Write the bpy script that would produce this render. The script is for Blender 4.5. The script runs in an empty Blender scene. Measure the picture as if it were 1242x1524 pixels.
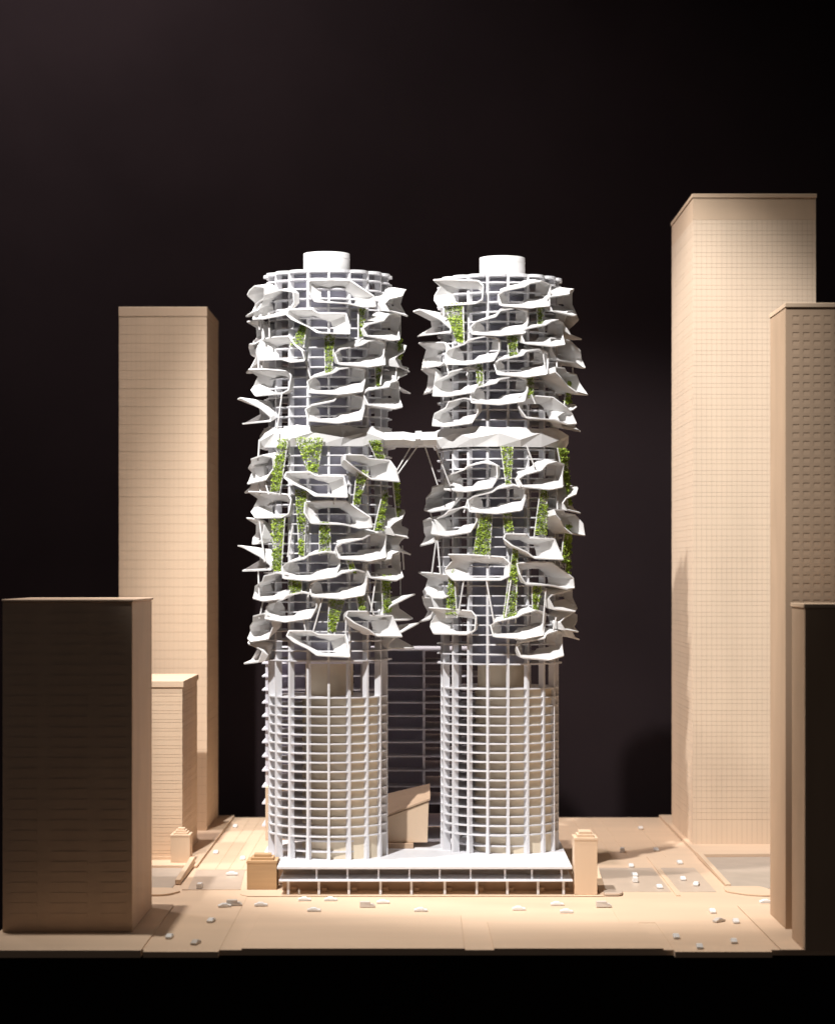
import bpy, bmesh, math, random
from mathutils import Vector, Matrix
random.seed(7)
S = 0.001                      # one drawing unit is one millimetre of the model
FPX, HOR, CX0 = 2550.0, 850.0, 621.0   # lens and horizon in photograph pixels
CAM_D, CAM_H = 2550.0, 456.0
sc = bpy.context.scene
col = sc.collection

# ---------------------------------------------------------------- camera, world, lamps, exposure
cam_d = bpy.data.cameras.new('camera')
cam = bpy.data.objects.new('camera', cam_d); col.objects.link(cam)
cam.location = (0, -CAM_D*S, CAM_H*S); cam.rotation_euler = (math.pi/2, 0, 0)
cam_d.sensor_fit = 'VERTICAL'; cam_d.sensor_height = 36; cam_d.sensor_width = 36*1242/1524
cam_d.lens = 36*FPX/1524
cam_d.shift_y = (HOR-762)/1524
cam_d.clip_start = 0.05; cam_d.clip_end = 60
cam_d.dof.use_dof = True; cam_d.dof.focus_distance = 2.47; cam_d.dof.aperture_fstop = 5.0
sc.camera = cam

w = bpy.data.worlds.new('World'); sc.world = w; w.use_nodes = True
w.node_tree.nodes['Background'].inputs[0].default_value = (0.80, 0.70, 0.66, 1)
w.node_tree.nodes['Background'].inputs[1].default_value = 0.032

def spot(name, loc, aim, power, angle, blend, radius, color):
    d = bpy.data.lights.new(name, 'SPOT'); o = bpy.data.objects.new(name, d); col.objects.link(o)
    o.location = Vector(loc)*S
    o.rotation_euler = (Vector(aim)-Vector(loc)).to_track_quat('-Z', 'Y').to_euler()
    d.energy = power; d.spot_size = math.radians(angle); d.spot_blend = blend
    d.shadow_soft_size = radius*S; d.color = color
    return o
spot('overhead_spot', (-560, -340, 2350), (230, 30, 100), 165, 60, 0.9, 30, (1.0, 0.945, 0.885))
spot('front_spot', (-610, -1330, 2330), (165, 190, 450), 410, 34.5, 0.45, 28, (1.0, 0.98, 0.965))
spot('second_spot', (420, -420, 2300), (-60, 50, 200), 4, 62, 0.8, 34, (1.0, 0.95, 0.89))
spot('backdrop_wash', (-1000, 200, 2500), (-350, 800, 1000), 170, 80, 1.0, 60, (1.0, 0.90, 0.90))

vs = sc.view_settings
vs.view_transform = 'Standard'; vs.look = 'None'; vs.exposure = -0.15; vs.gamma = 1.0
sc.cycles.max_bounces = 8; sc.cycles.diffuse_bounces = 5
sc.cycles.use_denoising = True
sc.cycles.sample_clamp_indirect = 4.0

# ---------------------------------------------------------------- helpers
def Dp(Y): return Y + CAM_D
def px2x(px, Y): return (px-CX0)*Dp(Y)/FPX
def py2z(py, Y): return CAM_H + (HOR-py)*Dp(Y)/FPX
def ground(px, py, z=0.0):
    D = (CAM_H-z)*FPX/(py-HOR)
    return ((px-CX0)*D/FPX, D-CAM_D)

def prop(o, label=None, cat=None, group=None, kind=None):
    if label: o['label'] = label
    if cat: o['category'] = cat
    if group: o['group'] = group
    if kind: o['kind'] = kind
    return o
def empty(name, loc=(0, 0, 0), rz=0.0):
    o = bpy.data.objects.new(name, None); col.objects.link(o)
    o.location = Vector(loc)*S; o.rotation_euler = (0, 0, rz); o.empty_display_size = 0.01
    return o
def link(name, me, parent=None, loc=(0, 0, 0), rz=0.0):
    o = bpy.data.objects.new(name, me); col.objects.link(o)
    o.parent = parent; o.location = Vector(loc)*S; o.rotation_euler = (0, 0, rz)
    return o

class MB:
    def __init__(self): self.v = []; self.f = []
    def add(self, vs_, fs):
        b = len(self.v); self.v += [tuple(p) for p in vs_]; self.f += [tuple(b+i for i in q) for q in fs]; return self
    def box(self, x0, x1, y0, y1, z0, z1):
        return self.add([(x0,y0,z0),(x1,y0,z0),(x1,y1,z0),(x0,y1,z0),(x0,y0,z1),(x1,y0,z1),(x1,y1,z1),(x0,y1,z1)],
                        [(3,2,1,0),(4,5,6,7),(0,1,5,4),(1,2,6,5),(2,3,7,6),(3,0,4,7)])
    def prism(self, pts, z0, z1):       # pts counter-clockwise in plan
        n = len(pts)
        self.add([(x,y,z0) for x,y in pts]+[(x,y,z1) for x,y in pts],
                 [tuple(reversed(range(n))), tuple(range(n,2*n))]+[(i,(i+1)%n,n+(i+1)%n,n+i) for i in range(n)])
        return self
    def xprism(self, pts, y0, y1):      # pts (x,z) counter-clockwise seen from the front
        n = len(pts)
        self.add([(x,y0,z) for x,z in pts]+[(x,y1,z) for x,z in pts],
                 [tuple(range(n)), tuple(reversed(range(n,2*n)))]+[((i+1)%n,i,n+i,n+(i+1)%n) for i in range(n)])
        return self
    def rod(self, a, b, r, n=8):
        a, b = Vector(a), Vector(b); d = (b-a).normalized()
        u = d.orthogonal().normalized(); w_ = d.cross(u)
        ring = [u*math.cos(2*math.pi*i/n)*r + w_*math.sin(2*math.pi*i/n)*r for i in range(n)]
        return self.add([a+p for p in ring]+[b+p for p in ring],
                        [(i,(i+1)%n,n+(i+1)%n,n+i) for i in range(n)]+[tuple(reversed(range(n))), tuple(range(n,2*n))])
    def mesh(self, name, material, smooth=None, bevel=0.0, seg=1):
        me = bpy.data.meshes.new(name)
        me.from_pydata([(x*S, y*S, z*S) for x, y, z in self.v], [], self.f)
        if bevel:
            bm = bmesh.new(); bm.from_mesh(me)
            bmesh.ops.recalc_face_normals(bm, faces=bm.faces)
            bmesh.ops.bevel(bm, geom=[e for e in bm.edges if len(e.link_faces) == 2 and e.calc_face_angle() > 0.5],
                            offset=bevel*S, segments=seg, affect='EDGES', profile=0.6)
            bm.to_mesh(me); bm.free()
        me.materials.append(material)
        if smooth is not None:
            for p in me.polygons: p.use_smooth = True
            me.set_sharp_from_angle(angle=math.radians(smooth))
        me.update(); return me

# ---------------------------------------------------------------- materials
def mat(name, c, rough=0.6, var=0.06, scale=60, stretch=(1,1,1), bump=0.0, bscale=400, lines=None, hue=None, spec=0.3):
    m = bpy.data.materials.new(name); m.use_nodes = True
    nt = m.node_tree; N = nt.nodes; L = nt.links
    b = N['Principled BSDF']; b.inputs['Roughness'].default_value = rough
    b.inputs['Specular IOR Level'].default_value = spec
    tc = N.new('ShaderNodeTexCoord'); mp = N.new('ShaderNodeMapping'); mp.inputs['Scale'].default_value = stretch
    geo = N.new('ShaderNodeNewGeometry')
    L.new(geo.outputs['Position'], mp.inputs['Vector'])
    n = N.new('ShaderNodeTexNoise'); n.inputs['Scale'].default_value = scale; n.inputs['Detail'].default_value = 5
    L.new(mp.outputs[0], n.inputs['Vector'])
    r = N.new('ShaderNodeValToRGB')
    lo = tuple(max(0, x*(1-var)) for x in c); hi = tuple(min(1, x*(1+var)) for x in (hue or c))
    r.color_ramp.elements[0].color = lo+(1,); r.color_ramp.elements[1].color = hi+(1,)
    r.color_ramp.elements[0].position = 0.3; r.color_ramp.elements[1].position = 0.7
    L.new(n.outputs['Fac'], r.inputs[0]); out = r.outputs[0]
    n3 = N.new('ShaderNodeTexNoise'); n3.inputs['Scale'].default_value = 5; n3.inputs['Detail'].default_value = 3
    L.new(geo.outputs['Position'], n3.inputs['Vector'])
    mr = N.new('ShaderNodeMapRange'); mr.inputs[3].default_value = 1-var*0.7; mr.inputs[4].default_value = 1+var*0.5
    L.new(n3.outputs['Fac'], mr.inputs[0])
    mx = N.new('ShaderNodeMix'); mx.data_type = 'RGBA'; mx.blend_type = 'MULTIPLY'; mx.inputs[0].default_value = 1
    L.new(out, mx.inputs[6]); L.new(mr.outputs[0], mx.inputs[7]); out = mx.outputs[2]
    if lines:                     # burnt score lines of the laser cutter
        pitch, width, depth = lines
        sp = N.new('ShaderNodeSeparateXYZ'); L.new(geo.outputs['Position'], sp.inputs[0])
        a = N.new('ShaderNodeMath'); a.operation = 'ADD'; L.new(sp.outputs[0], a.inputs[0]); L.new(sp.outputs[1], a.inputs[1])
        d = N.new('ShaderNodeMath'); d.operation = 'DIVIDE'; L.new(a.outputs[0], d.inputs[0]); d.inputs[1].default_value = pitch*S
        f = N.new('ShaderNodeMath'); f.operation = 'FRACT'; L.new(d.outputs[0], f.inputs[0])
        lt = N.new('ShaderNodeMath'); lt.operation = 'LESS_THAN'; L.new(f.outputs[0], lt.inputs[0]); lt.inputs[1].default_value = width
        n2 = N.new('ShaderNodeTexNoise'); n2.inputs['Scale'].default_value = 14; L.new(geo.outputs['Position'], n2.inputs['Vector'])
        k = N.new('ShaderNodeMath'); k.operation = 'MULTIPLY'; L.new(lt.outputs[0], k.inputs[0]); L.new(n2.outputs['Fac'], k.inputs[1])
        k2 = N.new('ShaderNodeMath'); k2.operation = 'MULTIPLY'; L.new(k.outputs[0], k2.inputs[0]); k2.inputs[1].default_value = depth
        m2 = N.new('ShaderNodeMix'); m2.data_type = 'RGBA'; m2.blend_type = 'MIX'
        L.new(k2.outputs[0], m2.inputs[0]); L.new(out, m2.inputs[6]); m2.inputs[7].default_value = (c[0]*0.35, c[1]*0.25, c[2]*0.18, 1)
        out = m2.outputs[2]
    L.new(out, b.inputs['Base Color'])
    if bump:
        nb = N.new('ShaderNodeTexNoise'); nb.inputs['Scale'].default_value = bscale; nb.inputs['Detail'].default_value = 3
        L.new(mp.outputs[0], nb.inputs['Vector'])
        bp = N.new('ShaderNodeBump'); bp.inputs['Strength'].default_value = bump; bp.inputs['Distance'].default_value = 0.001
        L.new(nb.outputs['Fac'], bp.inputs['Height']); L.new(bp.outputs[0], b.inputs['Normal'])
    return m

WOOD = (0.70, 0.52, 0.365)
M_white = mat('white_print', (0.80, 0.79, 0.78), 0.55, 0.025, 90, bump=0.12, bscale=900)
M_slab = mat('white_card', (0.74, 0.735, 0.755), 0.5, 0.02, 60)
M_core = mat('shade_tinted_card', (0.76, 0.75, 0.87), 0.6, 0.03, 40)  # white core card; cool shade under the slabs is put into its colour
M_coreb = mat('bounce_tinted_card', (0.76, 0.655, 0.50), 0.65, 0.03, 50)  # same core card; warm bounce off the wood base is put into colour
M_rear = mat('shade_darkened_card', (0.52, 0.50, 0.60), 0.6, 0.04, 40)  # rear core card, its colour darkened to carry the towers' shadow
M_greycard = mat('grey_card', (0.72, 0.70, 0.76), 0.6, 0.04, 40)
M_wood = mat('basswood', WOOD, 0.62, 0.05, 26, (1, 1, 0.12), bump=0.08, bscale=300)
M_woodh = mat('basswood_sheet', (0.71, 0.525, 0.37), 0.6, 0.05, 24, (0.15, 1, 1), bump=0.06, bscale=300)
M_woodl = mat('basswood_scored', WOOD, 0.62, 0.05, 22, (1, 1, 0.12), lines=(8.2, 0.09, 0.25))
M_woodg = mat('basswood_fine_grid', (0.77, 0.605, 0.45), 0.62, 0.04, 22, (1, 1, 0.12), lines=(8.3, 0.12, 0.42))
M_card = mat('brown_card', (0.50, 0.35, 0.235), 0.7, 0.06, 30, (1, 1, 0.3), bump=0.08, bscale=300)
M_pink = mat('pale_brown_card', (0.68, 0.495, 0.36), 0.7, 0.05, 30, (1, 1, 0.3), bump=0.08, bscale=300)
M_grain = mat('shaded_grain_wood', (0.50, 0.32, 0.17), 0.6, 0.12, 45, (0.12, 0.12, 1.6), bump=0.1, bscale=200)  # own grain; the darker orange also carries the shade it stands in
M_grey = mat('grey_taupe_sheet', (0.47, 0.385, 0.31), 0.55, 0.05, 40)
M_acryl = mat('smoky_sheet', (0.58, 0.46, 0.36), 0.4, 0.04, 40, spec=0.5)
M_black = mat('black_plinth_paint', (0.010, 0.007, 0.006), 0.8, 0.1, 20, spec=0.1)
M_back = mat('black_backdrop_cloth', (0.0165, 0.0112, 0.0122), 0.95, 0.15, 3, bump=0.2, bscale=60, spec=0.05)
M_car = mat('white_cast_resin', (0.80, 0.78, 0.75), 0.45, 0.03, 200)
M_carg = mat('grey_cast_resin', (0.62, 0.56, 0.50), 0.5, 0.03, 200)
M_leaf = mat('moss_foliage', (0.16, 0.27, 0.022), 0.7, 0.45, 170, hue=(0.36, 0.47, 0.06))

# ---------------------------------------------------------------- the setting
o = link('backdrop', MB().box(-4000, 4000, 800, 820, -900, 3600).mesh('backdrop', M_back)); prop(o, kind='structure')
o = link('plinth', MB().box(-514, 690, -470, 612, -620, -7.6).mesh('plinth', M_black)); prop(o, kind='structure')
o = link('base_plate', MB().box(-526, 700, -486, 622, -7, 0).mesh('base_plate', M_woodh, bevel=0.6)); prop(o, kind='structure')
o = link('street_left', MB().box(-328, -238, -500, 618, -6.5, 0.5).mesh('street_left', M_woodh)); prop(o, kind='structure')
o = link('street_right', MB().box(308, 424, -500, -330, -6.5, 0.5).box(262, 424, -330, 618, 0.05, 0.5).mesh('street_right', M_woodh)); prop(o, kind='structure')

def rounded(pts, radii, n=7):
    out = []
    N_ = len(pts)
    for i, (p, r) in enumerate(zip(pts, radii)):
        p = Vector(p); a = Vector(pts[i-1]); b = Vector(pts[(i+1) % N_])
        if r <= 0: out.append(tuple(p)); continue
        s = p+(a-p).normalized()*r; e = p+(b-p).normalized()*r
        for k in range(n+1):
            t = k/n; out.append(tuple(s*(1-t)**2+p*2*t*(1-t)+e*t*t))
    return out
def pavement(name, pts, radii, h, m, z0=0.6):
    o = link(name, MB().prism(rounded(pts, radii), z0, h).mesh(name, m, bevel=0.35)); prop(o, kind='structure'); return o
pavement('pavement', [(-526,-499),(-331,-499),(-331,-215),(-526,-215)], [0,0,8,0], 2.2, M_woodh, -7)
pavement('pavement', [(-526,-148),(-352,-148),(-334,-118),(-352,-96),(-526,-96)], [0,14,9,7,0], 3.0, M_woodh)
pavement('pavement', [(-526,80),(-338,80),(-338,618),(-526,618)], [0,3,0,0], 4.5, M_woodh)
pavement('pavement', [(-250,-152),(262,-152),(262,610),(-226,610),(-226,-66),(-250,-66)], [22,6,0,0,0,10], 1.6, M_woodh)
pavement('pavement', [(446,178),(700,188),(700,618),(446,618)], [2,0,0,0], 5.5, M_woodh)
pavement('pavement', [(436,-495),(700,-495),(700,-215),(434,-215)], [0,0,0,8], 2.2, M_woodh)
pavement('pavement', [(436,-118),(470,-150),(700,-158),(700,-118),(505,-118),(492,-84),(440,-84)], [12,20,0,0,5,8,8], 3.0, M_woodh)
pavement('lawn_panel', [(-212,-486.5),(57,-486.5),(57,-283),(-207,-283)], [0,0,0,0], 1.8, M_woodh, 0.1)
pavement('lawn_panel', [(92,-486.5),(296,-486.5),(285,-331),(90,-331)], [0,0,0,0], 1.8, M_woodh, 0.1)
pavement('ramp_floor', [(-526,-95),(-352,-95),(-352,78),(-526,78)], [0,0,0,0], 1.0, M_grey, 0.1)
pavement('ramp_floor', [(452,-83),(700,-117),(700,186),(452,176)], [0,0,0,0], 1.0, M_grey, 0.1)
pavement('crossing_sheet', [(-328,-100),(-253,-100),(-262,58),(-336,58)], [0,0,0,0], 1.1, M_acryl, 0.55)
pavement('crossing_sheet', [(268,-118),(360,-118),(360,78),(268,78)], [3,3,3,3], 1.1, M_acryl, 0.55)
pavement('crossing_sheet', [(372,-118),(424,-118),(424,78),(372,78)], [3,3,3,3], 1.1, M_acryl, 0.55)
pavement('lane_divider', [(362,-150),(368,-150),(370,180),(364,180)], [0,0,0,0], 2.4, M_woodh, 0.55)
for i, x in enumerate((-308, -288, -268)):
    pavement('lane_line', [(x-0.5,60),(x+0.5,60),(x+0.5,600),(x-0.5,600)], [0]*4, 0.66, M_wood, 0.52)
for i, x in enumerate((285, 310, 335, 395)):
    pavement('lane_line', [(x-0.5,180),(x+0.5,180),(x+0.5,600),(x-0.5,600)], [0]*4, 0.66, M_wood, 0.52)
for y in (60, -101, -103):
    pavement('joint_line', [(-336,y-0.5),(-252,y-0.5),(-252,y+0.5),(-336,y+0.5)], [0]*4, 1.25, M_card, 0.52)

# ---------------------------------------------------------------- wooden block towers
def block(name, label, x0, x1, y0, y1, h, m, group='wooden block buildings round the white towers'):
    t = empty(name, ((x0+x1)/2, (y0+y1)/2, 0)); prop(t, label, 'building', group)
    return t, (x1-x0)/2, (y1-y0)/2

def banded(t, hx, hy, h0, h1, rows, m, inset=0.6, core=None):
    """storey boards stacked on a slightly inset core, so that each joint is a real groove"""
    link('core', MB().box(-hx+inset, hx-inset, -hy+inset, hy-inset, h0, h1).mesh('core', core or M_card), t)
    cache = {}
    z = h0
    for hgt, gap in rows:
        if z+hgt > h1+0.01: break
        if hgt not in cache:
            cache[hgt] = MB().box(-hx, hx, -hy, hy, 0, hgt).mesh('facade_board', m)
        link('facade_board', cache[hgt], t, (random.uniform(-.12,.12), random.uniform(-.1,.1), z))
        z += hgt+gap
    return z

# tall, far on the left
t, hx, hy = block('wooden_tower', 'tall slim brown wooden tower with fine horizontal joints, tallest at left', -519, -366, 432, 601, 916, M_woodl)
z = banded(t, hx, hy, 4.6, 900, [(15.35, 0.35)]*60, M_woodl)
link('roof', MB().box(-hx-.4, hx+.4, -hy-.4, hy+.4, z, 916).mesh('roof', M_wood, bevel=0.5), t)
# low one in front of it
t, hx, hy = block('wooden_tower', 'short wooden block with pale flat roof behind the dark left block', -520, -368, 135, 315, 284, M_wood)
z = banded(t, hx, hy, 4.6, 276, [(8.6, 0.45), (4.2, 0.45)]*30, M_wood)
link('roof', MB().box(-hx-2.2, hx+2.2, -hy-2.2, hy+2.2, z, 284).mesh('roof', M_woodh, bevel=0.5), t)
link('base_trim', MB().box(-hx-1.6, hx+1.6, -hy-1.6, hy+1.6, 4.6, 9).mesh('base_trim', M_wood, bevel=0.4), t)
# front left, dark front
t, hx, hy = block('wooden_tower', 'blurred brown block with shaded front nearest the left corner', -521, -358, -397, -238, 422, M_pink)
link('wall', MB().box(-hx, hx, -hy, hy, 2.2, 417).mesh('wall', M_pink, bevel=0.8), t)
link('roof', MB().box(-hx-.5, hx+2, -hy-3, hy+1, 417.2, 420.6).mesh('roof', M_pink, bevel=0.8), t)
stripw = {}
for r in range(30):
    for (a, b) in ((-71, -38), (-20, 25), (43, 74)):
        k = (a, b)
        if k not in stripw: stripw[k] = MB().box(a, b, -0.45, 0.2, 0, 4.2).mesh('window_strip', M_pink)
        link('window_strip', stripw[k], t, (0, -hy, 22+r*13.0))
# tall, right
t, hx, hy = block('wooden_tower', 'tallest pale wooden tower with a fine scored window grid at right', 454, 657, 279, 513, 1079, M_woodg)
z = banded(t, hx, hy, 5.6, 1036, [(40, .5)]+[(11.1, 0.3), (6.3, 0.3)]*60, M_woodg)
link('roof_band', MB().box(-hx, hx, -hy, hy, z, 1072).mesh('roof_band', M_wood), t)
link('roof', MB().box(-hx-1.5, hx+1.5, -hy-1.5, hy+1.5, 1072.3, 1079).mesh('roof', M_wood, bevel=0.5), t)
# right, with dimpled windows
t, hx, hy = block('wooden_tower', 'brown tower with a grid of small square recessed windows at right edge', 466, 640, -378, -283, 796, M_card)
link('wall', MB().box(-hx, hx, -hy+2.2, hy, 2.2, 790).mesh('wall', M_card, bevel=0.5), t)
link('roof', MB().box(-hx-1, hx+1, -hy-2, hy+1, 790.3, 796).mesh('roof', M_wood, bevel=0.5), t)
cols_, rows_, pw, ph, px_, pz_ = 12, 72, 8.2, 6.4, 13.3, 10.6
g = MB()
ztop = 780
xs = [-hx+9+i*px_ for i in range(cols_)]
edges = [-hx]+[v for x in xs for v in (x, x+pw)]+[hx]
for i in range(0, len(edges), 2):
    g.box(edges[i], edges[i+1], -hy, -hy+2.15, 2.2, 789.9)
for r in range(rows_+1):
    z1 = 789.9 if r == 0 else ztop-(r-1)*pz_-ph
    z0 = ztop-r*pz_
    if r == rows_: z0 = 2.2
    for x in xs: g.box(x, x+pw, -hy, -hy+2.15, z0, z1)
link('facade_grid', g.mesh('facade_grid', M_card), t)
pane = MB().add([(0,-0.85,0),(pw,-0.85,0),(pw,-0.35,ph),(0,-0.35,ph),(0,1.2,0),(pw,1.2,0),(pw,1.2,ph),(0,1.2,ph)],
                [(0,1,2,3),(5,4,7,6),(0,4,5,1),(3,2,6,7),(1,5,6,2),(0,3,7,4)]).mesh('window', M_card)
for r in range(36):
    for x in xs[:8]: link('window', pane, t, (x, -hy+0.9, ztop-r*pz_-ph))
# front right, black front
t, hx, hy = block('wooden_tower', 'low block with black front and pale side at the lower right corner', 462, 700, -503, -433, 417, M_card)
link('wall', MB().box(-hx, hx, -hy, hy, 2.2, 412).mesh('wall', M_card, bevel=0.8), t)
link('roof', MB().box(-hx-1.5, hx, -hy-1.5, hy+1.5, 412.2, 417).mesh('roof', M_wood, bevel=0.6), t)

# ---------------------------------------------------------------- stepped pylons, low walls, ramp
def pylon(label, x0, x1, y0, y1, z0, h, m, steps=3, rise=4):
    t = empty('stepped_pylon', ((x0+x1)/2, (y0+y1)/2, z0)); prop(t, label, 'pylon', 'stepped wooden pylons')
    hx, hy = (x1-x0)/2, (y1-y0)/2
    link('shaft', MB().box(-hx, hx, -hy, hy, 0, h).mesh('shaft', m, bevel=0.4), t)
    z = h
    for k in range(steps):
        i = 1.0 + k*hx*0.19 - (1.6 if k == 0 else 0)
        link('step', MB().box(-hx+i, hx-i, -hy+i, hy-i, z+0.05, z+rise).mesh('step', m, bevel=0.35), t)
        z += rise
    return t
pylon('small wooden pylon with stepped top beside the short left block', -382, -352, 104, 134, 4.6, 40, M_wood, 4, 3)
pylon('wide grainy wooden pylon at the left corner of the white podium', -243, -200.5, -106, -72, 1.7, 37, M_grain, 3, 4)
pylon('tall pale wooden pylon at the right corner of the white podium', 220, 252, -146, -112, 1.7, 76, M_wood, 3, 4)
def low_wall(label, x0, x1, y0, y1, h0, h1):
    m_ = MB().add([(x0,y0,1.1),(x1,y0,1.1),(x1,y1,1.1),(x0,y1,1.1),(x0,y0,h0),(x1,y0,h0),(x1,y1,h1),(x0,y1,h1)],
                  [(3,2,1,0),(4,5,6,7),(0,1,5,4),(1,2,6,5),(2,3,7,6),(3,0,4,7)])
    o = link('parapet_wall', m_.mesh('parapet_wall', M_wood, bevel=0.4)); prop(o, label, 'wall', 'low ramp walls')
low_wall('low wooden ramp wall beside the small left pylon', -351.5, -344, -62, 103, 8, 14)
low_wall('low wooden ramp wall in front of the tallest right tower', 444, 451.5, -80, 176, 5, 9)
o = link('ramp', MB().add([(256,-140,1.7),(266,-140,1.7),(266,20,1.7),(256,20,1.7),(256,20,26),(266,20,26),(256,-140,2.4),(266,-140,2.4)],
        [(3,2,1,0),(0,1,7,6),(6,7,5,4),(1,2,5,7),(3,0,6,4),(2,3,4,5)]).mesh('ramp', M_wood)); prop(o, 'sloping wooden ramp leaning behind the tall right pylon', 'ramp')
o = link('kerb_block', MB().prism(rounded([(262,-152),(286,-152),(290,-120),(262,-120)], [2,8,6,2]), 1.75, 5).mesh('kerb_block', M_acryl, bevel=0.4)); prop(o, 'small rounded grey kerb block at the foot of the right pylon', 'kerb block')

# ---------------------------------------------------------------- podium
pod = empty('podium', (0, 0, 1.7)); prop(pod, 'white two-level podium deck on thin columns under the twin towers', 'podium')
link('deck', MB().prism([(-197,-146),(217,-146),(220,232),(-226,232),(-226,-66),(-197,-66)], 36.0, 39.3).mesh('deck', M_slab, bevel=0.4), pod)
link('lower_floor', MB().box(-194, 217.5, -150.5, 150, 19.2, 21.2).mesh('lower_floor', M_slab, bevel=0.3), pod)
link('back_wall', MB().box(-192, 214, -112, -109, 0.05, 18.2).mesh('back_wall', M_card), pod)
link('back_wall', MB().box(-192, 214, -104, -101, 21.4, 34.1).mesh('back_wall', M_grey), pod)
post = MB().box(-1.7, 1.7, -1.7, 1.7, 0.05, 18.3).mesh('column', M_slab)
posts = MB().box(-1.3, 1.3, -1.3, 1.3, 21.3, 34.2).mesh('column', M_slab)
fin = MB().box(-3.5, 3.5, -12, 0, 0.05, 6).mesh('bracket', M_card, bevel=0.3)
for px in (429, 474.5, 519, 566, 612, 661.5, 709, 754.5, 800, 838):
    link('column', post, pod, (px2x(px, -142), -142, 0))
    link('bracket', fin, pod, (px2x(px, -142)+7, -113, 0))
for px in (471, 517, 563, 609, 654, 700, 751, 791, 835):
    link('column', posts, pod, (px2x(px, -138), -138, 0))
DECK = 41.0

# ---------------------------------------------------------------- rear slab building and wood volumes on the deck
rb = empty('slab_building', (-30, 180, DECK)); prop(rb, 'grey open slab building standing in shadow between and behind the towers', 'building')
slabm = MB().box(-212, 170, -60, 70, -1.1, 1.1).mesh('floor_slab', M_greycard)
for py in (968, 987, 1006.5, 1027, 1046, 1066, 1086, 1105, 1126, 1147, 1171, 1196, 1229):
    link('floor_slab', slabm, rb, (0, 0, py2z(py, 120)-DECK))
ztop_ = py2z(968, 120)-DECK
for k, (a, b) in enumerate(((-70, 42),)):
    link('core', MB().box(a, b, -20, 55, 0.05, ztop_-1.5).mesh('core', M_rear), rb)
link('core', MB().box(-190, -120, -20, 55, 0.05, ztop_-1.5).mesh('core', M_rear), rb)
for x in (-205, -100, 40, 160):
    link('column', MB().box(x-2, x+2, -56, -52, 0.05, ztop_).mesh('column', M_greycard), rb)
wv = empty('wood_hall', (-20, 20, DECK)); prop(wv, 'angular brown wooden hall with slanting roof between the tower feet', 'building')
link('wall', MB().xprism([(-60, 8), (35, 8), (37, 70), (-60, 33)], 0, 60).mesh('wall', M_wood, bevel=0.5), wv)
link('roof', MB().add([(-60,-2,34.2),(39,-2,71.8),(39,62,86),(-60,62,62),(-60,-2,37),(39,-2,74.6),(39,62,89),(-60,62,65)],
     [(3,2,1,0),(4,5,6,7),(0,1,5,4),(1,2,6,5),(2,3,7,6),(3,0,4,7)]).mesh('roof', M_card), wv)
link('base', MB().xprism([(-60, .05), (14, .05), (14, 7.9), (-60, 7.9)], -8, 40).mesh('base', M_card, bevel=0.5), wv)
wl = empty('wood_hall', (-160, 96, DECK)); prop(wl, 'wooden box volume seen through the foot of the left white tower', 'building')
link('wall', MB().box(-64, 58, 0, 22, .05, 84).mesh('wall', M_grain, bevel=0.5), wl)
link('end_panel', MB().box(-74, -65, -6, 22, 0.05, 82).mesh('end_panel', M_wood, bevel=0.5), wl)  # one wood mass: pale tone paints its lit end, darker tone its shade

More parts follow.
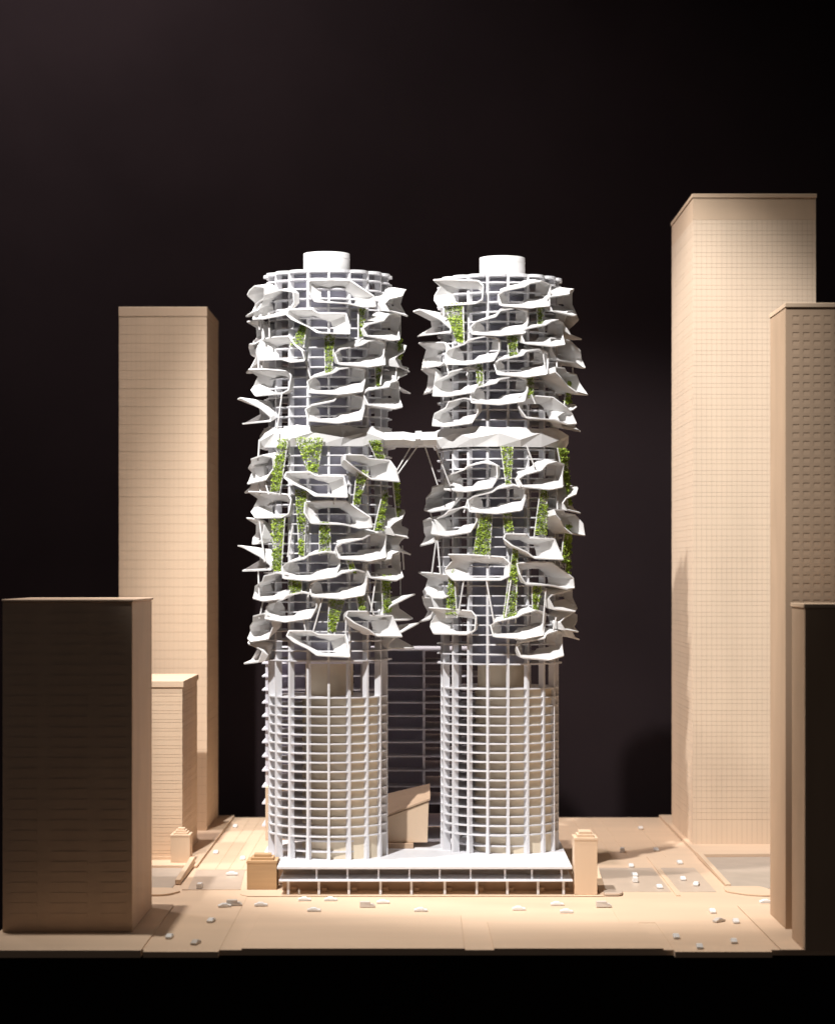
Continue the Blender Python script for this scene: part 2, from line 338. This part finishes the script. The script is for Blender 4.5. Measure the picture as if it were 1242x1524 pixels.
# ---------------------------------------------------------------- white towers
R = 87.0
KY = 0.66                      # the towers are oval in plan, flatter from front to back
MIDS = {   # folds of the shell between its back opening and its rim: point -> (u, v, reach)
 'A': {4: (.88,.22,9), 5: (.92,.55,10), 6: (.93,.93,13), 7: (.52,.88,12), 1: (.10,.10,10), 0: (.10,.30,12)},
 'B': {6: (.96,.42,6), 7: (.93,.53,8), 8: (.58,.81,13), 0: (.05,.66,9), 9: (.06,.85,12), 5: (.97,.09,7)},
 'C': {0: (.06,.44,11), 1: (.08,.10,8), 9: (.10,.73,13), 2: (.36,.10,6), 5: (.90,.60,16), 6: (.92,.86,17)},
 'E': {},
 'D': {0: (.12,.52,9), 1: (.20,.34,9), 9: (.14,.66,10), 8: (.30,.92,13), 4: (.86,.22,7), 5: (.93,.38,7), 6: (.93,.82,9)},
}
RIMS = {
 'A': ([(.02,.22,22),(.06,0,20),(.40,0,16),(.50,.13,14),(.92,.15,16),(.96,.5,22),(1,1,28),(.50,.94,24),(.36,.70,20),(.14,.45,22)],
       [(.22,.40),(.22,.24),(.42,.22),(.5,.30),(.60,.42),(.64,.66),(.66,.90),(.52,.88),(.40,.74),(.27,.54)], 1.6),
 'B': ([(0,.66,17),(.08,.50,18),(.45,.32,21),(.53,.10,22),(.80,0,20),(1,.06,17),(1,.46,14),(.95,.9,20),(.55,1,25),(.03,.90,20)],
       [(.24,.62),(.14,.38),(.45,.17),(.54,-.05),(.74,-.13),(.80,.0),(.78,.46),(.56,.60),(.45,.80),(.26,.82)], 1.4),
 'C': ([(0,.42,20),(.02,.04,14),(.34,0,12),(.63,.02,14),(.80,.35,22),(.96,.6,26),(1,.95,26),(.80,.98,26),(.58,.84,20),(.10,.80,20)],
       [(.28,.50),(.29,.33),(.40,.28),(.52,.28),(.62,.42),(.68,.56),(.70,.74),(.64,.80),(.52,.76),(.30,.72)], 1.5),
 'E': ([(0,.60,10),(0,.25,10),(.25,0,29),(.70,.02,30),(.90,.40,16),(.97,.75,9),(1,.97,8),(.80,1,17),(.50,1,25),(.12,.96,24)],
       [(.12,.6),(.12,.3),(.3,.16),(.66,.16),(.78,.42),(.84,.62),(.86,.80),(.74,.86),(.5,.86),(.2,.84)], 1.6),
 'D': ([(0,.6,20),(.13,.25,17),(.06,0,26),(.45,.04,18),(.9,.12,12),(1,.32,14),(1,.84,16),(.88,1,18),(.14,1,22),(0,.74,21)],
       [(.32,.64),(.36,.46),(.46,.40),(.56,.42),(.76,.46),(.82,.54),(.82,.82),(.76,.90),(.50,.92),(.36,.84)], 1.35),
}
def chaikin(loop, k=0.055):
    out = []
    n = len(loop)
    for i in range(n):
        a, b = Vector(loop[i]), Vector(loop[(i+1) % n])
        out += [a.lerp(b, k), a.lerp(b, 1-k)]
    return out
_bal = {}
def balcony_mesh(kind, mirror, W, H, var):
    key = (kind, mirror, W, H, var)
    if key in _bal: return _bal[key]
    rnd = random.Random('ABCDE'.index(kind)*101+mirror*37+var*11)
    rim, op, ps = RIMS[kind]
    j = lambda s: rnd.uniform(-s, s)*(1 if var else 0)
    rim = [(u+j(.018), v+j(.02), p*ps*(1+j(.12))) for u, v, p in rim]
    e = 0 if kind in 'BE' else 1
    if kind == 'B' and var in (1, 2):      # a flatter canopy on every other shell
        rim = [(u, v*(.78 if k in (0, 1, 2) else 1), p) for k, (u, v, p) in enumerate(rim)]
        op = [(u, v-(.11 if k in (0, 1, 2) else 0)) for k, (u, v) in enumerate(op)]
    op = [(u+(r_[0]-u)*.17*e, v+(r_[1]-v)*.16*e, 0.8) for (u, v), r_ in zip(op, rim)]
    mid = []
    for k, (p, q) in enumerate(zip(rim, op)):
        if k in MIDS[kind]:
            m0 = MIDS[kind][k]; mid.append((m0[0], m0[1], m0[2]*ps))
        else:
            mid.append(((p[0]+q[0])/2, (p[1]+q[1])/2, p[2]*.48))
    a, mds, b = chaikin(rim), chaikin(mid), chaikin(op)
    rows = []
    for loop in (b, mds, a):
        row = []
        for p in loop:
            u, v, pr = p
            if mirror: u = 1-u
            rad = R+pr; ang = (u-.5)*W/rad
            row.append((rad*math.sin(ang), -rad*math.cos(ang), (.5-v)*H))
        rows.append(row)
    mb = MB(); n = len(a)
    mb.v = [p for r in rows for p in r]
    for i in range(len(rows)-1):
        for k in range(n):
            k2 = (k+1) % n
            if kind == 'B' and i == 0 and k in (12, 13): continue     # open slot beside the upturned floor
            f = (i*n+k, i*n+k2, (i+1)*n+k2, (i+1)*n+k)
            mb.f.append(f if not mirror else f[::-1])
    me = mb.mesh('balcony', M_white)
    bm = bmesh.new(); bm.from_mesh(me)
    bmesh.ops.recalc_face_normals(bm, faces=bm.faces)
    bmesh.ops.solidify(bm, geom=bm.faces[:], thickness=1.9*S)
    bmesh.ops.recalc_face_normals(bm, faces=bm.faces)
    bm.to_mesh(me); bm.free()
    for p in me.polygons: p.use_smooth = True
    me.set_sharp_from_angle(angle=math.radians(16))
    _bal[key] = me
    return me

def disc(r, z0, z1, amp=0.0, ph=0.0, n=108):
    pts = []
    for i in range(n):
        a = 2*math.pi*i/n
        rr = r + amp*abs(math.sin(9*(a-ph)))**0.45
        pts.append((rr*math.sin(a), -rr*math.cos(a)))
    return MB().prism(pts, z0, z1)

CORE_R = [61, 45]
FRONT = {0,1,2,3,4,5,7,9,11,13,14,15,16,17}
def tower(name, label, X, Y, off, ytop_px, cap_px, low_floors, up_first, balconies, planters, struts, ring_px, lip_px):
    t = empty(name, (X, Y, DECK)); prop(t, label, 'tower', 'twin white towers'); t.scale = (1, KY, 1)
    zf = lambda py, yy=Y: py2z(py, yy)-DECK          # pixel row at the axis depth -> height above the deck
    ph = math.radians(off)
    zroof = zf(ytop_px)
    # columns, radial fins
    cm = MB().box(-1.75, 1.75, -R-1.2, -R+8.5, 0.05, zroof-0.1).mesh('column', M_slab)
    for k in range(18):
        if k in FRONT: link('column', cm, t, (0, 0, 0), ph+k*math.pi/9)
    foot = MB().add([(-2.6,-R-1.6,0.05),(2.6,-R-1.6,0.05),(2.0,-R+10,0.05),(-2.0,-R+10,0.05),(-2.0,-R-1.3,34),(2.0,-R-1.3,34),(1.7,-R+9,34),(-1.7,-R+9,34)],
                    [(3,2,1,0),(4,5,6,7),(0,1,5,4),(1,2,6,5),(2,3,7,6),(3,0,4,7)]).mesh('column_foot', M_slab)
    for k in range(18):
        if k in FRONT: link('column_foot', foot, t, (0, 0, 0), ph+k*math.pi/9)
    # floors
    up = disc(R-1.5, -0.95, 0.95, 8.5, ph).mesh('floor_slab', M_slab)
    lo = disc(R-0.6, -0.9, 0.9, 1.6, ph).mesh('floor_slab', M_slab)
    py = up_first
    while py < 990:
        link('floor_slab', up, t, (0, 0, zf(py)), 0); py += 14.25
    for py in low_floors: link('floor_slab', lo, t, (0, 0, zf(py)), 0)
    sm = disc(R-13, -1.2, 1.2).mesh('floor_slab', M_slab)
    for z in (26, 11): link('floor_slab', sm, t, (6, -3, z))
    link('roof_slab', disc(R-3.0, -4.0, 0, 10.5, ph).mesh('roof_slab', M_slab), t, (0, 0, zroof))
    # cores
    zc = zf(986)
    link('core', disc(35, 0, 1, n=64).mesh('core', M_coreb, smooth=40), t, (2, 0, 0.05)).scale = (1, 1, zc)
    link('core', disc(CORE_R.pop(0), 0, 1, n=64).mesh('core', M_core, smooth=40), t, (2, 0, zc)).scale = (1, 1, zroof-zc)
    zd = zf(low_floors[0])-1.3
    link('drum', disc(58, 0.05, zd, n=72).mesh('drum', M_coreb, smooth=40), t, (21, -14, 0))
    cap = MB()
    zcap = zf(cap_px)-zroof
    cap_o = link('roof_drum', disc(34, 0.05, zcap, n=72).mesh('roof_drum', M_white, smooth=40, bevel=0.8, seg=2), t, (cap_dx[name], 0, zroof))
    link('lid_ring', disc(34.35, zcap-8.5, zcap-7.9, n=72).mesh('lid_ring', M_white), cap_o)
    # collar of folded plates half way up
    n = 18
    zt, zm, zb = zf(ring_px[0], Y-R*KY), zf(ring_px[1], Y-R*KY), zf(ring_px[2], Y-R*KY)
    rnd = random.Random(len(label))
    tops, mids, lows = [], [], []
    for i in range(n):
        a = ph+(i+0.5)*math.pi/9
        e = i % 2
        r1, z1 = 91.5+e*4, zt-e*3+rnd.uniform(-1, 2)
        r2, z2 = 106+rnd.uniform(-3, 3)-e*4, zm+(7 if e else -2)+rnd.uniform(-1.5, 1.5)
        a2 = a+rnd.uniform(-.05, .05)
        tops.append((r1*math.sin(a), -r1*math.cos(a), z1)); mids.append((r2*math.sin(a2), -r2*math.cos(a2), z2))
        r3 = 99+rnd.uniform(-1, 1); lows.append((r3*math.sin(a), -r3*math.cos(a), zb+rnd.uniform(-.8, .8)))
    inn = [(86*math.sin(ph+(i+.5)*math.pi/9), -86*math.cos(ph+(i+.5)*math.pi/9), zb+1) for i in range(n)]
    cb = MB(); cb.v = tops+mids+lows+inn
    for i in range(n):
        j = (i+1) % n
        if i % 2: cb.f += [(n+i, n+j, j), (n+i, j, i)]
        else: cb.f += [(n+i, n+j, i), (n+j, j, i)]
        cb.f += [(2*n+i, 2*n+j, n+j, n+i), (3*n+i, 3*n+j, 2*n+j, 2*n+i), (i, j, 3*n+j, 3*n+i)]
    cm_ = cb.mesh('collar', M_white)
    bm = bmesh.new(); bm.from_mesh(cm_); bmesh.ops.recalc_face_normals(bm, faces=bm.faces); bm.to_mesh(cm_); bm.free()
    link('collar', cm_, t)
    # balconies
    tcx = CX0 + X*FPX/Dp(Y)
    for i, (kind, mir, cx, cy, th, W, H) in enumerate(balconies):
        if th is None:
            th = math.degrees(math.asin(max(-1, min(1, (cx-tcx)/(R+20)))))
        a = math.radians(th)
        yr = Y-KY*(R+22)*math.cos(a)
        me = balcony_mesh(kind, mir, W, H, i % 4)
        o = link('balcony', me, t, (0, 0, py2z(cy, yr)-DECK), a)
    # points on the balcony rims for planters and struts
    def onrim(px, py, r):
        Yq = Y-KY*r
        for _ in range(6):
            dx = (px-CX0)*Dp(Yq)/FPX-X
            Yq = Y-KY*math.sqrt(max(0.0, r*r-dx*dx))
        dx = max(-r, min(r, dx))
        return Vector((dx, (Yq-Y)/KY, py2z(py, Yq)-DECK))
    for (x0, x1, y0, x2, x3, y1) in planters:
        a, b, c, d = onrim(x0, y0-2, R+19), onrim(x1, y0-2, R+19), onrim(x2, y1+2, R+19), onrim(x3, y1+2, R+19)
        lat = MB(); ln = (a-c).length; nn = max(3, int(ln/3.2))
        for k in range(nn):
            t0, t1 = k/nn, min(1, (k+1.6)/nn)
            lat.rod(a.lerp(c, t0), b.lerp(d, t1), .22, 4).rod(b.lerp(d, t0), a.lerp(c, t1), .22, 4)
        pl = link('planter', lat.mesh('planter', M_white), t)
        link('edge_rod', MB().rod(a, c, 1.0).mesh('edge_rod', M_white, smooth=40), pl)
        link('edge_rod', MB().rod(b, d, 1.0).mesh('edge_rod', M_white, smooth=40), pl)
        nrm = (b-a).cross(c-a).normalized()
        if nrm.y > 0: nrm = -nrm
        wid = ((b-a).length+(d-c).length)/2
        fo = MB()
        cnt = int(ln*wid*0.60)+24
        for k in range(cnt):
            tt = random.random()**0.9*0.93; ss = random.uniform(-.03, 1.03)
            if math.sin(tt*17+x0)+math.sin(tt*7.3+x0*.7) < -1.1 and random.random() < .8: continue
            p = a.lerp(c, tt).lerp(b.lerp(d, tt), ss)+nrm*random.uniform(-.8, 1.2+3.2*abs(math.sin(tt*ln*.31+x0)))
            sz = random.uniform(1.0, 2.3)
            u = Vector((random.gauss(0,1), random.gauss(0,1), random.gauss(0,1))).normalized()
            w_ = u.orthogonal().normalized()
            v2 = u.cross(w_)
            fo.add([p-u*sz, p+w_*sz*.55+v2*.3, p+u*sz, p-w_*sz*.55+v2*.3], [(0,1,2),(0,2,3)])
        f = link('foliage', fo.mesh('foliage', M_leaf), pl); f['kind'] = 'stuff'
    for (x0, y0, x1, y1) in struts:
        link('strut', MB().rod(onrim(x0, y0-3, R+22), onrim(x1, y1+3, R+24), 1.15).mesh('strut', M_white, smooth=40), t)
    return t
cap_dx = {'white_tower': -2, 'white_tower_': 3}

W0, H0 = 88, 40
def bl(rows):
    out = []
    for r in rows:
        kind, cx, cy = r[0], r[1], r[2]
        mir = kind.endswith('m'); kind = kind[0]
        th = r[3] if len(r) > 3 else None
        W = r[4] if len(r) > 4 else (98 if kind in 'AC' else 82 if kind == 'E' else 84)
        out.append((kind, mir, cx, cy, th, W, 39 if kind in 'ACBE' else 37))
    return out
LB = bl([('C',511,437),('B',407,455,-48),('B',386,450,-78),('A',478,480),('C',425,521,-36),('D',381,495,-84),('D',402,568,-52),
 ('E',378,612,-76),('B',380,535,-98),('B',504,567),('B',503,609),('B',572,486,50),('B',585,450,72),('B',541,526,29),('B',568,588,52),('B',590,532,82),('B',588,565,88),
 ('B',386,700,-68),('D',402,751,-52),('A',475,722),('C',506,766),('A',553,697,34),('D',365,790,-84),('E',377,831,-76),('B',404,874,-50),('B',466,843),
 ('B',435,904,-29),('B',388,934,-68),('A',478,958),('B',541,814),('B',578,843,54),('B',590,780,76),('B',590,805,92),('B',507,870),('A',555,929,36),
 ('Em',600,904,74),('Em',598,946,84),('B',384,668+45,-100),('Bm',392,968,-82)])
RB = bl([('D',676,434,-38),('B',778,439),('B',840,450,60),('E',644,481,-70),('B',739,480),('B',807,496,36),('Bm',860,486,82),('C',858,526,66),('D',640,527,-72),
 ('B',702,523,-25),('B',774,541),('A',845,568,60),('D',640,566,-88),('B',678,570,-40),('B',739,582),('C',812,611,38),('B',672,615,-42),('B',846,622,70),
 ('B',700,711,-26),('B',805,708,34),('B',655,742,-60),('B',735,744),('B',674,777,-42),('B',640,792,-82),('B',852,744,78),('A',843,778,60),('A',784,814),
 ('D',707,844,-20,98),('C',810,857,37),('D',640,871,-66),('B',835,890,62),('B',840,920,72),('D',668,924,-44),('B',768,930),('B',803,961,34),('B',640,905,-88),('B',846,932,96)])
LP = [(448,456,487,431,452,515),(483,498,498,484,493,557),(533,543,457,535,539,503),(596,602,469,596,602,499),(591,596,505,591,595,535),(558,566,545,559,565,576),
 (416,429,655,402,416,735),(440,481,653,460,472,705),(547,563,657,561,574,683),(531,548,702,525,533,752),(440,457,730,446,452,832),(405,424,770,408,418,854),
 (476,490,779,475,492,825),(570,577,732,555,566,792),(584,592,715,590,594,772),(514,522,831,522,532,853),(430,449,860,433,449,883),(490,513,890,488,497,943),
 (530,539,889,534,543,908),(567,579,857,570,580,914),(600,604,838,601,606,883)]
RP = [(660,689,453,683,690,512),(798,806,457,800,806,487),(753,769,498,758,769,531),(707,717,541,711,719,575),(782,793,560,785,793,592),(843,850,570,839,847,601),
 (745,763,667,753,759,722),(829,842,669,846,850,756),(804,814,728,794,811,799),(715,732,767,703,728,829),(748,759,763,750,764,792),(841,848,780,833,840,840),
 (844,849,797,840,845,857),(763,770,819,747,767,926),(669,675,850,664,680,918),(791,805,872,792,798,910)]
LS = [(420,586,412,640),(455,541,462,560),(573,507,566,570),(590,545,588,575),(436,785,428,826),(548,890,556,912),(470,862,458,886),(500,741,496,748),(602,815,606,845),(392,895,386,918),(386,461,386,488),(388,471,393,500),(400,469,401,500),(384,517,385,550),(387,515,390,550),(533,454,533,517),(386,657,384,683),(385,717,388,733),(392,712,400,733),
 (385,770,394,833),(384,850,386,889),(482,886,466,937),(450,918,455,938),(560,857,552,908),(515,922,514,947)]
RS = [(700,545,694,556),(806,516,812,552),(868,545,852,552),(664,545,668,556),(790,590,796,598),(700,733,690,760),(830,836,838,842),(690,865,682,910),(812,878,806,945),(760,866,752,914),(640,764,648,795),(662,450,660,468),(828,516,828,551),(783,666,795,692),(650,798,642,852),(650,798,655,852),(723,865,735,925),(828,918,821,941),(828,728,829,757)]
lowL = [1034.8+13.47*i for i in range(16)]
lowR = [1022+13.3*i for i in range(17)]
XL, YL, XR, YR = px2x(488, -35), -35, px2x(743, 15), 15
tower('white_tower', 'white cylindrical tower wrapped in shell balconies, twin at left of the bridge', XL, YL, 2.6, 411, 378, lowL, 425, LB, LP, LS, (633, 651, 664), None)
cap_dx['white_tower'] = 4
tower('white_tower', 'white cylindrical tower wrapped in shell balconies, twin at right of the bridge', XR, YR, 6.5, 417, 384, lowR, 430, RB, RP, RS, (635, 652, 665), None)

# ---------------------------------------------------------------- bridge between the collars
br = empty('sky_bridge', (-6, -40, py2z(664, -60))); prop(br, 'white folded sky bridge joining the two towers at mid height', 'bridge')
bb = MB()
prof = [(-36, 0), (-46, 7), (-32, 19), (10, 19), (20, 7), (10, 0)]
xs_ = [-42, -14, 0, 14, 34]
zsh = [0, 1, -1, 0, 1]; ysh = [0, -1, 3, -3, 1]
for i, x in enumerate(xs_):
    bb.v += [(x, y+ysh[i], z+zsh[i]*(z > 5)) for y, z in prof]
nn = len(prof)
for i in range(len(xs_)-1):
    for k in range(nn):
        a, b = i*nn+k, i*nn+(k+1) % nn
        bb.f += [(a, b, b+nn), (a, b+nn, a+nn)]
bb.f += [tuple(range(nn)), tuple(range((len(xs_)-1)*nn, len(xs_)*nn))]
me = bb.mesh('deck', M_white)
bm = bmesh.new(); bm.from_mesh(me); bmesh.ops.recalc_face_normals(bm, faces=bm.faces); bm.to_mesh(me); bm.free()
link('deck', me, br)
link('roof_plate', MB().add([(2,-48,8),(10,-49,8.5),(12,-33,21),(3,-33,21),(2,-47,7),(10,-48,7.5),(12,-32,20),(3,-32,20)],
     [(0,1,2,3),(7,6,5,4),(0,4,5,1),(1,5,6,2),(2,6,7,3),(3,7,4,0)]).mesh('roof_plate', M_white), br)
def bp(px, py, Y): return Vector((px2x(px, Y)+6, Y+40, py2z(py, Y)-py2z(664, -60)))
for (x0, y0, x1, y1) in ((614, 663, 588, 704), (624, 663, 590, 708), (631, 664, 651, 722), (646, 664, 670, 724)):
    link('strut', MB().rod(bp(x0, y0-3, -62), bp(x1, y1, -68 if x1 < 620 else -58), 1.0).mesh('strut', M_white, smooth=40), br)

# ---------------------------------------------------------------- toy cars
def car_mesh(m, kind='car'):
    L, Wd, Hh = 20, 8.6, 6.0
    if kind == 'car':
        prof = [(-10,.6),(10,.6),(10,2.6),(9.2,3.4),(5.2,3.8),(2.6,5.9),(-3.8,6.0),(-7.4,3.9),(-10,3.4)]
    elif kind == 'van':
        prof = [(-9.5,.6),(9.5,.6),(9.5,3.6),(7.2,4.4),(5.4,8.0),(-9.5,8.2)]
    else:
        prof = [(-12,.6),(11,.6),(11,3.2),(9.5,3.8),(7.5,6.2),(4.2,6.2),(4.0,4.0),(3.4,9.0),(-12,9.0)]
    mb = MB(); n = len(prof)
    for y, s in ((-Wd/2, 1), (Wd/2, 1)):
        mb.v += [(x, y*(1 if z < 4 else .86), z) for x, z in prof]
    mb.f = [tuple(range(n)), tuple(reversed(range(n, 2*n)))]+[((i+1) % n, i, n+i, n+(i+1) % n) for i in range(n)]
    return mb.mesh('car', m, bevel=0.45)
CM = {('car','w'): car_mesh(M_car), ('van','w'): car_mesh(M_car,'van'), ('truck','g'): car_mesh(M_carg,'truck'), ('car','g'): car_mesh(M_carg), ('truck','w'): car_mesh(M_car,'truck')}
# pixel position, heading (0 along the front street, 90 along the side streets), body, label
CARS = [
 (350,1231,90,'car','w','tiny white car farthest back on the left street'),
 (321,1270,90,'car','w','tiny white car beside the small left pylon on the left street'),
 (361,1279,92,'car','w','tiny white car just behind the wide grainy pylon'),
 (345,1303,0,'car','w','tiny white car crossing sideways on the left crossing sheet'),
 (297,1322,88,'van','w','tall white van on the left crossing sheet near the low ramp wall'),
 (349,1348,0,'truck','g','grey box truck in front of the wide grainy pylon'),
 (334,1350,15,'car','w','small white car close behind the grey box truck at left'),
 (388,1348,2,'car','w','white car on the front street directly below the wide grainy pylon'),
 (314,1372,80,'car','w','blurred white car at the left street crossing, in front of the box truck'),
 (252,1396,85,'car','w','blurred white car nearest the dark left block, by the kerb'),
 (291,1405,75,'car','g','blurred grey car at the very front of the left street'),
 (453,1340,2,'car','w','white car parked at the podium kerb beside the standing figure'),
 (492,1340,0,'car','w','white car parked at the podium kerb, second from the standing figure'),
 (467,1356,-2,'car','w','white car in the front street lane below the standing figure'),
 (547,1350,0,'truck','g','grey flat truck in the middle of the front street'),
 (570,1344,4,'car','w','white car just above and right of the grey flat truck'),
 (626,1356,2,'car','w','white car in the front street under the middle of the podium'),
 (772,1354,-2,'car','w','lone white car in the front street below the right tower'),
 (829,1347,2,'car','w','upper of the two white cars beside the tall right pylon'),
 (843,1358,-3,'car','w','lower of the two white cars beside the tall right pylon'),
 (899,1350,2,'truck','g','grey truck in front of the rounded kerb block at right'),
 (953,1234,90,'car','w','tiny pale car farthest back in the tower shadow at right'),
 (926,1268,80,'van','w','white van at the shadow edge on the right street'),
 (976,1266,90,'car','w','white car at the shadow edge beside the lane divider'),
 (939,1290,85,'car','w','white car at the back of the right crossing sheet'),
 (944,1304,92,'car','w','rear one of the close pair on the right crossing sheet'),
 (945,1313,88,'van','w','front one of the close pair on the right crossing sheet'),
 (981,1322,90,'car','w','white car at the front corner of the right crossing sheet by the divider'),
 (1011,1285,90,'car','w','white car far along the outer right lane'),
 (1016,1310,86,'car','w','white car on the outer right crossing sheet beside the lane divider'),
 (1036,1318,75,'car','w','white car on the outer right crossing sheet nearest the ramp wall'),
 (1140,1346,5,'car','w','white car tucked against the tower with square windows'),
 (1060,1358,88,'car','w','white car at the right junction, farthest back of its cluster'),
 (1070,1372,40,'car','g','pale grey car in the middle of the right junction'),
 (1095,1373,85,'car','w','white car at the right junction nearest the right kerb'),
 (1006,1396,88,'car','w','blurred white car at front right beside the lawn panel'),
 (1041,1411,86,'car','w','blurred white car closest to the front edge of the right street'),
 (1092,1403,84,'car','w','blurred white car at the front of the right street by the kerb'),
]
for (px, py, hd, kind, c, lab) in CARS:
    x, y = ground(px, py, 1.2)
    z = 1.15 if -120 < y < 80 and (x > 262 or x < -250) else (0.55 if abs(x) > 240 else 0.05)
    if -153 < y < -60 and -250 < x < 262: z = 1.65
    if 262 < x < 292 and -153 < y < -118: z = 5.05
    if x > 436 and y < -84: z = 3.05 if y > -158 else 2.25
    o = link('car', CM[(kind, c)], None, (x, y+4, z), math.radians(hd)); o.scale = (.9, .88, .9); prop(o, lab, 'car', 'toy cars on the model streets')

# tiny standing figure at the podium edge
x, y = ground(445, 1333)
fg = bpy.data.meshes.new('scale_figure')
bm = bmesh.new()
P = {'pel': (0,0,4.4), 'ch': (0,0,6.6), 'nk': (0,0,7.5), 'hd': (0,-.1,8.4), 'kl': (-.6,0,2.3), 'kr': (.6,-.2,2.3), 'fl': (-.8,0,.3), 'fr': (.9,.3,.3), 'el': (-1.2,0,5.4), 'er': (1.2,0,5.4), 'hl': (-1.5,-.5,4.2), 'hr': (1.7,-.6,4.6)}
V = {k: bm.verts.new(Vector(v)*S) for k, v in P.items()}
for a, b in (('pel','ch'),('ch','nk'),('nk','hd'),('pel','kl'),('kl','fl'),('pel','kr'),('kr','fr'),('ch','el'),('el','hl'),('ch','er'),('er','hr')): bm.edges.new((V[a], V[b]))
order = list(P); bm.to_mesh(fg); bm.free()
fo = link('scale_figure', fg, None, (x, y, 1.65))
sk = fo.modifiers.new('skin', 'SKIN')
RAD = {'pel': .8, 'ch': .95, 'nk': .4, 'hd': .75, 'kl': .45, 'kr': .45, 'fl': .35, 'fr': .35, 'el': .35, 'er': .35, 'hl': .28, 'hr': .28}
for k, vtx in zip(order, fg.skin_vertices[0].data if fg.skin_vertices else []): vtx.radius = (RAD[k]*S, RAD[k]*S)
fo.modifiers.new('sub', 'SUBSURF').levels = 1
fg.materials.append(M_car)
prop(fo, 'tiny white standing figure at the left podium edge', 'figure')
